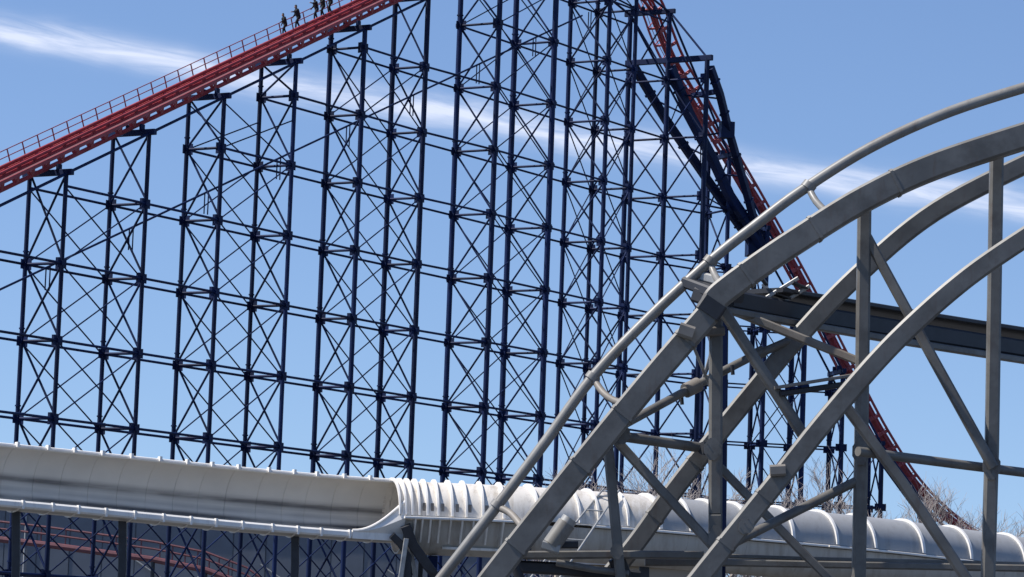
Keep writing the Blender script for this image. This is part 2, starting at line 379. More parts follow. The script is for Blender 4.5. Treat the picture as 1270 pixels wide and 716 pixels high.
# ------------------------------------------------------------------ red track
STEP = .5
S0 = -52.0
def frame(s):
    e = .2; h = path(s)[1]; a = P(s - e, 0, zt(s - e)); b = P(s + e, 0, zt(s + e)); t = (b - a).normalized()
    n = Vector((math.sin(h), -math.cos(h), 0)); u = n.cross(t); u = u if u.z > 0 else -u
    return P(s, 0, zt(s)), t, n, u
def along(off, uo, s0=S0, s1=None, step=STEP):
    s1 = s1 or S_END; k = int((s1 - s0) / step); r_ = []
    for i in range(k + 1):
        c, t, n, u = frame(s0 + (s1 - s0) * i / k); r_.append(c + n * off + u * uo - base)
    return r_
SD = 55.0                                    # where the walkways' near side ends and the drop begins
tr = MB().tube(along(0, .95), .13, 8).build('track', 'red', RC, True)       # the middle tube; everything on the track hangs on it
MB().tube(along(0, .06), .15, 8).build('lower_chord', 'red', tr, True)
for lo in (-.62, .62):
    MB().tube(along(lo, 1.36), .13, 8).build('rail', 'red', tr, True)
    MB().tube(along(lo * 1.05, .80, S0, SD), 1, sec=rect(.06, .34, .01)).build('side_plate', 'red', tr)
for lo in (-1.62, -.82, .82, 1.5):
    MB().tube(along(lo, 1.0, S0, SD if lo > 0 else None), 1, sec=rect(.09, .26, .01)).build('walkway_channel', 'red', tr)
MB().tube(along(-1.22, 1.04, S0, SD), 1, sec=rect(.72, .05, .01)).build('walkway_deck', 'grating', tr)
MB().tube(along(1.16, 1.02, S0, SD), 1, sec=rect(.6, .05, .01)).build('walkway_deck', 'grating', tr)
for uo in (2.08, 1.6): MB().tube(along(-1.62, uo), .035, 6).build('handrail', 'red', tr, True)
# ties, web posts, handrail posts: shared meshes
def tie_mesh(l0, l1):
    m = MB().box((0, (l0 + l1) / 2, .86), (.09, 0, 0), (0, (l1 - l0) / 2, 0), (0, 0, .07))
    for l_ in (-.62, .62):
        a_, b_ = Vector((0, l_ * .1, .06)), Vector((0, l_, 1.3)); d_ = (b_ - a_) / 2; m.box((a_ + b_) / 2, (.16, 0, 0), Vector((0, d_.z, -d_.y)).normalized() * .05, d_)
    me = mesh(m.v, m.f); me.materials.append(MATS['red_tie']); return me
tie_a, tie_b = tie_mesh(-1.6, 1.5), tie_mesh(-1.6, .66)
post_me = mesh(*(lambda m: (m.v, m.f))(MB().box((0, -1.62, 1.55), (.035, 0, 0), (0, .035, 0), (0, 0, .55)))); post_me.materials.append(MATS['red'])
s = S0 + .4; k = 0
while s < S_END:
    c, t, n, u = frame(s)
    M4 = Matrix(((t.x, n.x, u.x, c.x - base.x), (t.y, n.y, u.y, c.y - base.y), (t.z, n.z, u.z, c.z - base.z), (0, 0, 0, 1)))
    add('tie', tie_a if s < SD else tie_b, None, tr, M4)
    add('handrail_post', post_me, None, tr, M4)
    s += 1.75 * math.hypot(t.x, t.y); k += 1
# stair treads on the walkway
mb = MB(); s = S0
while s < 55:
    c, t, n, u = frame(s); q = c + n * -1.22 + u * 1.1 - base
    mb.box(q, Vector((n.y, -n.x, 0)) * .12, n * .34, UP * .02); s += .4
o = mb.build('stair_treads', 'grating', tr); o['kind'] = 'stuff'
# chain return trough below the lift, on hangers
ret = lambda s: Vector(P(s, -.2, 0).to_tuple()[:2] + (BASE + 22.1 + .428 * s,))
for dz in (0, ):
    rc('chain_return_beam', ret(-45), ret(46), .085)
for s in [b_[0] + .25 for b_ in bents[:11]]:
    q = ret(s); rc('hanger', q - UP * 1.6 + D0 * .35, q + UP * .2 + D0 * .35, .05); rc('hanger', q - UP * 1.6 - D0 * .1, q + UP * .0 - D0 * .1, .05)

# ================================================================== white bobsled trough and tunnel
BP = [(-120, 590, 132), (60, 606, 135), (277, 627, 138), (400, 637.5, 139.5), (485, 643, 140.5), (560, 646, 141), (640, 649.5, 141.5), (720, 654.5, 142.5), (790, 659.5, 143.5), (870, 666.5, 145), (940, 672.5, 146.5), (1010, 679, 148), (1120, 690, 151), (1290, 712, 156)]
BPT = [at(*b) for b in BP]
RAD = 1.56
bob_base = Vector((BPT[4].x, BPT[4].y, 0))
BOB = thing('bobsled_track', 'cream bobsled trough running into a ribbed half-round tunnel, on dark legs', 'bobsled track', bob_base)
def bpos(X):                                 # by the photograph's x, so joints sit where they show
    k = 0
    while k < len(BP) - 2 and BP[k + 1][0] < X: k += 1
    p0 = BPT[max(k - 1, 0)]; p1 = BPT[k]; p2 = BPT[k + 1]; p3 = BPT[min(k + 2, len(BP) - 1)]
    t = (X - BP[k][0]) / (BP[k + 1][0] - BP[k][0])
    c = .5 * ((2 * p1) + (p2 - p0) * t + (2 * p0 - 5 * p1 + 4 * p2 - p3) * t * t + (3 * p1 - p0 - 3 * p2 + p3) * t ** 3)
    return c
def bframe(X):
    a, b = bpos(X - 3), bpos(X + 3); t = (b - a).normalized(); n = Vector((t.y, -t.x, 0)).normalized(); u = n.cross(t); u = u if u.z > 0 else -u
    return bpos(X), t, n, u                  # n points at the camera side, u up
def shell(X0, X1, a0, a1, ri, ro, nx, na, name, m, parent, flat=1.0, wear=False, smooth=True):
    """a piece of pipe wall between two angles (0 = camera side, 90 = top, 180 = far side)"""
    V = []; Fc = []
    for i in range(nx + 1):
        X = X0 + (X1 - X0) * i / nx; c, t, n, u = bframe(X); c = c - bob_base
        A0 = a0(X) if callable(a0) else a0; A1 = a1(X) if callable(a1) else a1
        ring = []
        for r_ in (ro, ri):
            for k in range(na + 1):
                an = R(A0 + (A1 - A0) * k / na); sn = math.sin(an); ring.append(c + n * math.cos(an) * r_ + u * (sn if sn > 0 else sn * flat) * r_)
        V += ring
    w = 2 * (na + 1)
    for i in range(nx):
        for k in range(na):
            q = i * w + k; Fc.append((q, q + 1, q + w + 1, q + w)); q2 = q + na + 1; Fc.append((q2, q2 + w, q2 + w + 1, q2 + 1))
        q = i * w; Fc.append((q, q + w, q + w + na + 1, q + na + 1)); q = i * w + na; Fc.append((q, q + na + 1, q + w + na + 1, q + w))
    for i in (0, nx):
        for k in range(na): q = i * w + k; Fc.append((q, q + 1, q + 1 + na + 1, q + na + 1))
    b = MB(); b.v = V; b.f = Fc
    o = b.build(name, m, parent, smooth)
    if wear:                                 # rubber marks of the runners, along fixed lines of the section
        at_ = o.data.attributes.new('wear', 'FLOAT', 'POINT')
        for i in range(nx + 1):
            for k in range(w):
                an = A0_(a0, X0) + (A0_(a1, X0) - A0_(a0, X0)) * (k % (na + 1)) / na
                at_.data[i * w + k].value = sum(a_ * math.exp(-((an - c_) / d_) ** 2) for c_, d_, a_ in ((167, 6, 1.1), (184, 7, .45), (204, 7, .85), (232, 30, .45), (262, 10, .5), (288, 8, .6)))
    return o
def A0_(a, X): return a(X) if callable(a) else a
# open trough: panels between joints, opening towards the camera
lip = lambda X: 310
FLAT = .66
XJ = [-110, -30, 45, 115, 180, 240, 277, 318, 352, 386, 420, 453, 487]
XJ = [-110 + 33.2 * i for i in range(19)]
for a, b in zip(XJ, XJ[1:]):
    b = min(b, 487) - .3
    shell(a, b, 92, lip, RAD - .05, RAD, 3, 54, 'trough_panel', 'tread', BOB, FLAT, True)
    # bolted joint flange outside and its ear on the rims
    if a < 470: shell(a - .4, a + .7, 92, lip, RAD + .003, RAD + .08, 1, 24, 'joint_flange', 'white_trim', BOB, FLAT)
    c, t, n, u = bframe(a); A = R(310)
    MB().box(c + n * (math.cos(A) * RAD + .12) + u * (math.sin(A) * RAD * FLAT + .0) - bob_base, t * .04, n * .13, u * .175).build('rim_ear', 'white_trim', BOB)
    c, t, n, u = bframe(a)
    MB().box(c + u * (RAD + .06) - bob_base, t * .05, n * .16, u * .1).build('rim_ear', 'white_trim', BOB)
# rounded rims
for an, nm in ((92, 'upper_rim'), (310, 'lower_rim')):
    pts = []
    for i in range(60):
        X = -115 + (489 + 115) * i / 59; c, t, n, u = bframe(X); A = R(an if nm == 'upper_rim' else lip(X)); sn = math.sin(A); pts.append(c + n * (math.cos(A) * RAD + (0 if sn > 0 else .1)) + u * (sn if sn > 0 else sn * FLAT) * RAD - bob_base)
    (MB().tube(pts, .085, 8) if nm == 'upper_rim' else MB().tube(pts, 1, sec=rect(.2, .3, .07))).build(nm, 'white_trim', BOB, True)
# white apron that rises from the lip into the tunnel mouth
V = []; Fc = []
for i in range(13):
    X = 424 + (492 - 424) * i / 12; k = i / 12; c, t, n, u = bframe(X)
    A = R(310); p0 = c + n * math.cos(A) * (RAD + .03) + u * (math.sin(A) * RAD * FLAT + .1) + n * .22 - bob_base
    p1 = p0 + u * (.04 + 1.3 * (k * k * (1.6 - .6 * k))) + n * (.3 * k - .05)
    V += [p0 - u * .28, p0, p0.lerp(p1, .5) + n * .26 * k, p1, p1 - n * .06, p0 - n * .06 - u * .28]
for i in range(12):
    for j in range(6): q = i * 6 + j; q2 = i * 6 + (j + 1) % 6; Fc.append((q, q2, q2 + 6, q + 6))
Fc += [tuple(range(6)), tuple(72 + j for j in range(6))]
b = MB(); b.v = V; b.f = Fc; b.build('apron', 'white_trim', BOB)
pts = [Vector(V[i * 6 + 3]) for i in range(13)]
MB().tube(pts, .07, 8).build('apron_rail', 'white_trim', BOB, True)
# tunnel: upper half panels between ribs
RIBS = [484, 492, 501, 511, 522, 536, 553, 571, 592, 616, 652, 700, 724, 760, 797, 832, 867, 902, 960, 1010, 1062, 1116, 1172, 1230, 1288]
for a, b in zip(RIBS, RIBS[1:]):
    shell(a + .1, b - .1, 3, 215, RAD - .05, RAD, 3, 28, 'tunnel_panel', 'cream' if a < 790 else 'tunnel_grey', BOB)
for j, a in enumerate(RIBS):
    w_ = 1.3 if j < 9 else (1.9 if j in (14, 16, 17, 18) else 1.2)
    shell(a - w_, a + w_, 4, 190, RAD + .002, RAD + (.13 if j < 11 else .10), 1, 28, 'rib', 'white_trim', BOB)
# the lower half below the side flange
LJ = [492, 530, 571, 612, 643, 700, 760, 832, 902, 975, 1050, 1130, 1210, 1288]
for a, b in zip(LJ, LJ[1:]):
    shell(a + .1, b - .1, 216, 357, RAD - .16, RAD - .1, 3, 22, 'lower_panel', 'cream_shaded', BOB)
for X0, X1, w_ in ((489, 641, .42), (716, 800, .3), (801, 1000, .22), (1001, 1288, .22)):
    pts = []
    for i in range(25):
        X = X0 + (X1 - X0) * i / 24; c, t, n, u = bframe(X); pts.append(c + n * (RAD + w_ / 2 - .06) - bob_base)
    MB().tube(pts, 1, sec=rect(w_, .1, .02)).build('side_flange', 'white_trim', BOB)
for X in [505, 515, 526, 538, 551, 565, 580, 597, 615, 632]:
    c, t, n, u = bframe(X); q = c - bob_base
    v = [q + n * (RAD - .12) - u * .05, q + n * (RAD + .3) - u * .05, q + n * (RAD + .26) - u * .16, q + n * (RAD - .2) - u * 1.0, q + n * (RAD - .32) - u * 1.0]
    vv = [x - t * .035 for x in v] + [x + t * .035 for x in v]
    b = MB().put(vv, [(0, 1, 2, 3, 4), (9, 8, 7, 6, 5)] + [(k, (k + 1) % 5, (k + 1) % 5 + 5, k + 5) for k in range(5)]); b.build('gusset', 'cream', BOB)
for i, X in enumerate([513, 524, 537, 554, 571, 592]):   # dark louvres between the ribs
    c, t, n, u = bframe(X + 5); A = R(16); MB().box(c + n * math.cos(A) * (RAD + .0) + u * math.sin(A) * RAD - bob_base, t * .06, n * .03, u * .2).build('louvre', 'brown_steel', BOB)
pts = []
for i in range(12):
    X = 545 + 100 * i / 11; c, t, n, u = bframe(X); pts.append(c + n * (RAD - .55) - u * 1.18 - bob_base)
MB().tube(pts, 1, sec=rect(.2, .12, .02)).build('lower_ledge', 'cream', BOB)
c, t, n, u = bframe(644); MB().box(c + n * .75 - u * .55 - bob_base, t * .05, n * .98, u * .6).build('end_plate', 'dark_steel', BOB)
# legs
def leg(name, pix, w, m='dark_steel', dep=None):
    pts = [at(x, y, d) - bob_base for x, y, d in pix]
    last = pts[-1]
    if last.z > 0: pts.append(Vector((last.x, last.y, 0)))
    return MB().tube(pts, 1, sec=rect(w, w, .03)).build(name, m, BOB)
leg('support_bracket', [(503, 652, 139.0), (512, 676, 139.2), (529, 700, 139.4), (541, 716, 139.6)], .42)
leg('support_bracket', [(486, 664, 139.0), (496, 674, 139.1), (506, 690, 139.2)], .3)
leg('leg', [(504, 668, 138.7), (497, 716, 138.8)], .2, 'galv'); leg('leg', [(509, 676, 139.6), (515, 716, 139.7)], .16, 'galv'); leg('leg', [(537, 690, 140.6), (536, 716, 140.7)], .4, 'navy')
leg('leg', [(366, 664, 139.0), (366, 700, 139.0)], .32, 'dark_steel'); leg('leg', [(152, 640, 136.4), (152, 700, 136.4)], .32); leg('leg', [(20, 630, 134.4), (20, 700, 134.4)], .32)
leg('leg', [(799, 690, 144), (799, 716, 144)], .42); leg('leg', [(1040, 700, 149), (1040, 720, 149)], .42); leg('leg', [(1200, 716, 153.5), (1200, 730, 153.5)], .42)
for X in (510, 523): leg('leg', [(X, 684, 141.2), (X - 2, 716, 141.3)], .2)

# ladder leaning on the tunnel
la, lb = at(703, 662, 139.6), at(749, 606, 142.2); lc, ld = at(730, 664, 139.6), at(768, 608, 142.2)
LD = thing('ladder', 'grey metal ladder leaning against the side of the bobsled tunnel', 'ladder', (la.x, la.y, 0))
lo = Vector((la.x, la.y, 0))
la2 = la + (la - lb) * 2.4; lc2 = lc + (lc - ld) * 2.4
k_ = la.z / (la.z - la2.z); la2 = la.lerp(la2, k_); k_ = lc.z / (lc.z - lc2.z); lc2 = lc.lerp(lc2, k_)
rod('side_rail', la2, lb, .045, 'galv', LD, 6, lo); rod('side_rail', lc2, ld, .045, 'galv', LD, 6, lo)
for i in range(14):
    k_ = (i + .5) / 14; rod('rung', la2.lerp(lb, k_), lc2.lerp(ld, k_), .035, 'galv', LD, 6, lo)

# ================================================================== grey steel ride in front
gb = at(887, 690, 70); gb = Vector((gb.x, gb.y, 0))
GR = thing('inclined_ride_track', 'weathered grey steel ride ramp of box girders with one pale tube rail', 'ride track', gb)
PXM = 70 / F
def seg(name, pix, wpx, m='grey_steel', hpx=None, round_=False, smooth_n=1, parent=None):
    pts = [at(x, y, d) for x, y, d in pix]
    if smooth_n > 1:
        q = []
        for k in range(len(pts) - 1):
            p0 = pts[max(k - 1, 0)]; p1 = pts[k]; p2 = pts[k + 1]; p3 = pts[min(k + 2, len(pts) - 1)]
            for j in range(smooth_n):
                t = j / smooth_n; q.append(.5 * ((2 * p1) + (p2 - p0) * t + (2 * p0 - 5 * p1 + 4 * p2 - p3) * t * t + (3 * p1 - p0 - 3 * p2 + p3) * t ** 3))
        pts = q + [pts[-1]]
    pts = [p_ - gb for p_ in pts]; w = wpx * PXM * (.93 if wpx > 20 else 1)
    mb = MB()
    if round_: mb.tube(pts, w / 2, 14)
    else: mb.tube(pts, 1, sec=rect((hpx or wpx) * PXM, w, min(.05, w * .18)))
    return mb.build(name, m, parent or GR, True)
BPX = [(555, 792, 70), (611, 716, 70), (696, 608, 70), (800, 480, 70), (875, 393, 70)]
spine = seg('spine_girder', BPX + [(881, 386.5, 70)], 33, smooth_n=4)
spine2 = seg('spine_girder', [(884, 379, 70), (893, 366, 70), (940, 331, 70), (992, 296, 70), (1070, 248, 70), (1160, 206, 70), (1300, 160, 70)], 35, smooth_n=8)
seg('splice_flange', [(876, 391, 70), (887, 375, 70)], 36, 'dark_steel', 38)
rail = seg('tube_rail', [(490, 790, 71.2), (548, 716, 71.2), (617, 627, 71.2), (678, 546, 71.2), (735, 468, 71.2), (806, 393, 71.2), (881, 324, 71.2), (935, 281, 71.2), (992, 238, 71.2), (1080, 183, 71.2), (1180, 138, 71.2), (1300, 100, 71.2)], 14, 'grey_pipe', round_=True, smooth_n=6)
for x, y in [(617, 627), (735, 468), (881, 324), (1003, 231)]:         # clamp collars
    dx, dy = .62, -.78
    seg('clamp', [(x - 4 * dx, y - 4 * dy, 71.2), (x + 4 * dx, y + 4 * dy, 71.2)], 19, 'grey_pipe', round_=True, parent=rail)
seg('bracket_arm', [(617, 629, 71.2), (632, 636, 70.9), (645, 650, 70.5), (658, 668, 70.1)], 9, 'brown_steel', round_=True, smooth_n=3)
seg('bracket_arm', [(736, 470, 71.2), (748, 487, 70.9), (762, 497, 70.5), (780, 502, 70.1)], 9, 'brown_steel', round_=True, smooth_n=3)
seg('bracket_arm', [(881, 327, 71.2), (886, 340, 71.0), (893, 352, 70.6)], 9, 'grey_pipe', round_=True, smooth_n=3)
seg('bracket_arm', [(1003, 233, 71.2), (1012, 250, 70.9), (1030, 268, 70.2)], 9, 'grey_pipe', round_=True, smooth_n=3)
# drive mechanism by the splice
seg('drive_plate', [(862, 352, 71.4), (905, 368, 70.6)], 14, 'dark_steel', 50)
seg('drive_block', [(874, 344, 71.3), (898, 350, 71.0)], 12, 'galv', 22)
seg('drive_block', [(866, 366, 71.0), (884, 372, 70.8)], 20, 'dark_steel', 30)
# deck going off to the right, seen from below
seg('deck_beam', [(893, 372, 71.5), (992, 391, 73.5), (1120, 412, 76.2), (1300, 440, 80)], 26, 'dark_steel', 46)
seg('deck_edge', [(898, 385, 70.9), (992, 402, 72.8), (1120, 424, 75.5), (1300, 452, 79.4)], 9, 'grey_steel', 12)
seg('deck_plate', [(925, 362, 73.0), (992, 373, 74.5), (1120, 394, 77.2), (1300, 422, 81)], 6, 'dark_steel', 120)
for a in ((940, 376, 72.5, 990, 345, 72.5), (962, 381, 72.8, 1004, 355, 72.8)): seg('stair_stringer', [a[:3], a[3:]], 5, 'galv')
for k in range(4): seg('stair_tread', [(948 + 11 * k, 371 - 7 * k, 72.5), (968 + 10.2 * k, 377 - 6.4 * k, 72.8)], 3, 'dark_steel', 10)
seg('strut', [(946, 352, 73.2), (958, 366, 73.2)], 5, 'galv'); seg('strut', [(940, 340, 72), (950, 352, 73)], 6, 'dark_steel', round_=True)
# posts, braces and chords
P1 = seg('post', [(888, 372, 71), (887, 690, 71), (886.5, 760, 71)], 17, hpx=17)
bz = at(886.5, 740, 71); MB().tube([bz - gb, Vector((bz.x, bz.y, 0)) - gb], 1, sec=rect(.28, .28, .03)).build('post', 'grey_steel', GR)
seg('post_plate', [(880, 655, 70.85), (894, 655, 70.85)], 40, 'grey_steel', 4)
seg('post', [(899, 384, 73), (897, 600, 73), (895, 740, 73)], 9, 'navy')
seg('short_beam', [(862, 412, 70.6), (893, 411, 71)], 12, 'brown_steel', 20)
seg('flange_plate', [(842, 408, 69.6), (860, 414, 69.6)], 17, 'brown_steel', 10)
seg('tension_rod', [(858, 425, 70.5), (880, 478, 71.5)], 4, 'galv', round_=True); seg('tension_rod', [(872, 470, 71.7), (884, 430, 71.3)], 4, 'galv', round_=True)
seg('diagonal_brace', [(896, 384, 70.6), (971, 500, 70.6), (1000, 546, 70.6)], 14)
seg('diagonal_brace', [(903, 383, 71.6), (992, 419, 71.6), (1067, 449, 71.2)], 11, 'brown_steel')
sway = seg('sway_pipe', [(770, 529, 70.4), (858, 481, 71.6), (927, 445, 72), (985, 420, 72.4)], 11, 'grey_steel', round_=True)
seg('pipe_collar', [(850, 485, 71.5), (866, 477, 71.7)], 19, 'brown_steel', round_=True, parent=sway)
seg('pipe_collar', [(934, 442, 72.1), (946, 436, 72.2)], 16, 'grey_steel', round_=True, parent=sway)
for x, y in ((845, 496), (908, 459)): seg('hanger_lug', [(x, y - 6, 71.6), (x + 1, y + 6, 71.6)], 5, 'dark_steel', round_=True, parent=sway)
seg('side_girder', [(748, 724, 72.5), (790, 672, 72.5), (833, 612, 72.5), (883, 548, 72.5), (940, 478, 72.5), (985, 424, 72.5), (1060, 345, 72.5), (1160, 262, 72.5), (1300, 190, 72.5)], 27, smooth_n=8)
seg('side_girder', [(828, 768, 68.8), (868, 716, 68.8), (966, 594, 68.8), (1030, 514, 68.8), (1110, 424, 68.8), (1200, 344, 68.8), (1300, 276, 68.8)], 27, smooth_n=8)
seg('flange_plate', [(955, 584, 68.5), (974, 583, 68.5)], 14, 'brown_steel', 10)
seg('shelf_plate', [(962, 481, 70.4), (1067, 464, 70.9)], 4, 'brown_steel', 30); seg('shelf_plate', [(966, 489, 70.5), (1067, 474, 70.9)], 7, 'dark_steel', 22)
seg('cross_tube', [(761, 540, 70.5), (880, 557, 71.8)], 13, 'grey_steel', round_=True)
seg('end_cap', [(872, 556, 71.5), (884, 558, 71.8)], 17, 'dark_steel', round_=True)
seg('diagonal_brace', [(764, 546, 70.9), (818, 606, 70.9), (890, 684, 70.9)], 12)
seg('post', [(754, 552, 71.4), (767, 690, 71.4), (770, 720, 71.4)], 13, hpx=13)
seg('diagonal_brace', [(893, 580, 71.5), (992, 682, 71.5), (1030, 720, 71.5)], 11)
seg('cross_tube', [(905, 676, 69.4), (992, 632, 70.6), (1066, 595, 71)], 12, 'grey_steel', round_=True)
seg('cross_tube', [(1064, 560, 69.5), (1180, 575, 71), (1300, 590, 72)], 12, 'grey_steel', round_=True)
seg('diagonal_brace', [(1046, 500, 69.6), (1120, 600, 69.6), (1200, 720, 69.6)], 13); seg('post', [(1072, 262, 71), (1068, 560, 71), (1064, 760, 71)], 17, hpx=17)
seg('post', [(1236, 196, 71), (1230, 560, 71), (1224, 760, 71)], 17, hpx=17); seg('diagonal_brace', [(1074, 292, 71), (1160, 450, 70.8), (1232, 580, 70.8)], 13)
seg('base_rail', [(640, 689, 71.8), (760, 688, 71.8), (872, 689, 71.8)], 10, 'grey_steel', 30)
seg('base_rail', [(800, 698, 72.6), (890, 698, 72.6), (992, 700, 72.6), (1320, 706, 72.6)], 9, 'grey_steel', 24)
seg('base_rail', [(820, 689, 73), (905, 690, 73), (992, 693, 73), (1320, 701, 73)], 5, 'brown_steel', 18)
seg('base_beam', [(640, 703, 72), (700, 706, 72), (790, 716, 72.4)], 16, 'dark_steel', 30)
seg('base_pipe', [(690, 698, 71.5), (735, 706, 71.5), (780, 712, 71.5)], 9, 'grey_steel', round_=True)
seg('base_pipe', [(636, 690, 71), (640, 706, 71), (650, 730, 71)], 12, 'dark_steel', round_=True)
for x in (760, 770): seg('base_pipe', [(x, 694, 72), (x + 14, 730, 72.2)], 10, 'dark_steel')
mot = seg('drive_motor', [(684, 676, 71), (703, 649, 71)], 26, 'grey_pipe', round_=True)
seg('motor_cap', [(703, 649, 71), (707, 643, 71)], 22, 'galv', round_=True, parent=mot); seg('motor_foot', [(672, 676, 71), (694, 682, 71)], 12, 'galv', 20, parent=mot)
seg('junction_box', [(690, 676, 71.4), (717, 676, 71.4)], 9, 'dark_steel', 14)
bolt_me = (lambda m: mesh(m.v, m.f))(MB().tube([(0, 0, 0), (0, -.014, 0)], .014, 6)); bolt_me.materials.append(MATS['grey_steel'])
def plate(x, y, d, w, h, ang, nb=3, m='grey_steel', name='gusset_plate'):
    c = at(x, y, d) - gb; ca, sa = math.cos(R(ang)), math.sin(R(ang)); X_ = Vector((ca, 0, sa)); Z_ = Vector((-sa, 0, ca)); w *= PXM / 2; h *= PXM / 2; k = .35
    v = [c + X_ * a_ * w + Z_ * b_ * h + Vector((0, e, 0)) for e in (0, .03) for a_, b_ in ((-1, -k), (-k, -1), (k, -1), (1, -k), (1, k), (k, 1), (-k, 1), (-1, k))]
    o = MB().put(v, [tuple(range(8)), tuple(range(8, 16))] + [(i, (i + 1) % 8, (i + 1) % 8 + 8, i + 8) for i in range(8)]).build(name, m, GR)
    for i in range(nb):
        for b_ in (-.45, .45):
            add('bolt', bolt_me, None, o, Matrix.Translation(c + X_ * w * (-.65 + 1.3 * i / max(1, nb - 1)) + Z_ * h * b_))
    return o
for a_ in ((770, 540, 70.2, 26, 22, 50, 3), (884, 557, 70.8, 22, 28, 0, 2), (888, 668, 70.75, 19, 34, 0, 2), (926, 652, 68.52, 22, 18, 50, 3), (765, 684, 71.25, 16, 20, 0, 2), (1068, 560, 70.8, 22, 34, 0, 3), (1230, 578, 70.8, 22, 34, 0, 3)): plate(*a_)
# weld bands round the girders
for pix in ([(640, 679), (720, 578), (772, 514.5), (850, 422)], ):
    for x, y in pix: seg('weld_band', [(x - 1.2, y + 1.5, 70), (x + 1.2, y - 1.5, 70)], 35.5, 'grey_steel', 35.5)
for x, y, dx, dy in ((925, 342, 1.6, -1.1), (1010, 284.5, 1.6, -1), (1110, 227.5, 1.7, -.8)): seg('weld_band', [(x - dx, y - dy, 70), (x + dx, y + dy, 70)], 37.5, 'grey_steel', 37.5)
for x, y, d in ((900, 676, 68.8), (948, 616.5, 68.8), (862, 575, 72.5), (812, 641.5, 72.5)): seg('weld_band', [(x - 1.2, y + 1.5, d), (x + 1.2, y - 1.5, d)], 29, 'grey_steel', 29)
for x, d in ((605, 70), (767, 71.4), (1064, 71), (1224, 71), (868, 68.8), (748, 72.5)):
    q = at(x, 722, d); MB().tube([q - gb, Vector((q.x, q.y, 0)) - gb], 1, sec=rect(.3, .3, .03)).build('post', 'grey_steel', GR)

# ================================================================== people walking down the lift steps
def sdf_mesh(caps, vox):
    """one continuous surface from tapering limbs"""
    bm = bmesh.new()
    for a, b, ra, rb in caps:
        a, b = Vector(a), Vector(b); d = b - a; L = d.length; q = (d.to_track_quat('Z', 'Y') if L > 1e-4 else Vector((0, 0, 1)).to_track_quat('Z', 'Y')).to_matrix()
        rows = []
        nseg = 10
        prof = [(-ra * math.cos(x), ra * math.sin(x)) for x in (.0, .5, 1.0, 1.57)] + [(L + rb * math.sin(x), rb * math.cos(x)) for x in (0, .57, 1.07, 1.57)]
        for z, r_ in prof: rows.append([bm.verts.new(a + q @ Vector((max(r_, 1e-4) * math.cos(k * 2 * math.pi / nseg), max(r_, 1e-4) * math.sin(k * 2 * math.pi / nseg), z))) for k in range(nseg)])
        for i in range(len(rows) - 1):
            for k in range(nseg): bm.faces.new((rows[i][k], rows[i][(k + 1) % nseg], rows[i + 1][(k + 1) % nseg], rows[i + 1][k]))
        bm.faces.new(rows[0][::-1]); bm.faces.new(rows[-1])
    me = bpy.data.meshes.new('t'); bm.to_mesh(me); bm.free()
    o = bpy.data.objects.new('t', me); COL.objects.link(o)
    m = o.modifiers.new('r', 'REMESH'); m.mode = 'VOXEL'; m.voxel_size = vox; m.use_smooth_shade = True
    sm = o.modifiers.new('s', 'SMOOTH'); sm.factor = .5; sm.iterations = 2
    dg = bpy.context.evaluated_depsgraph_get(); r_ = bpy.data.meshes.new_from_object(o.evaluated_get(dg))
    bpy.data.objects.remove(o); return r_
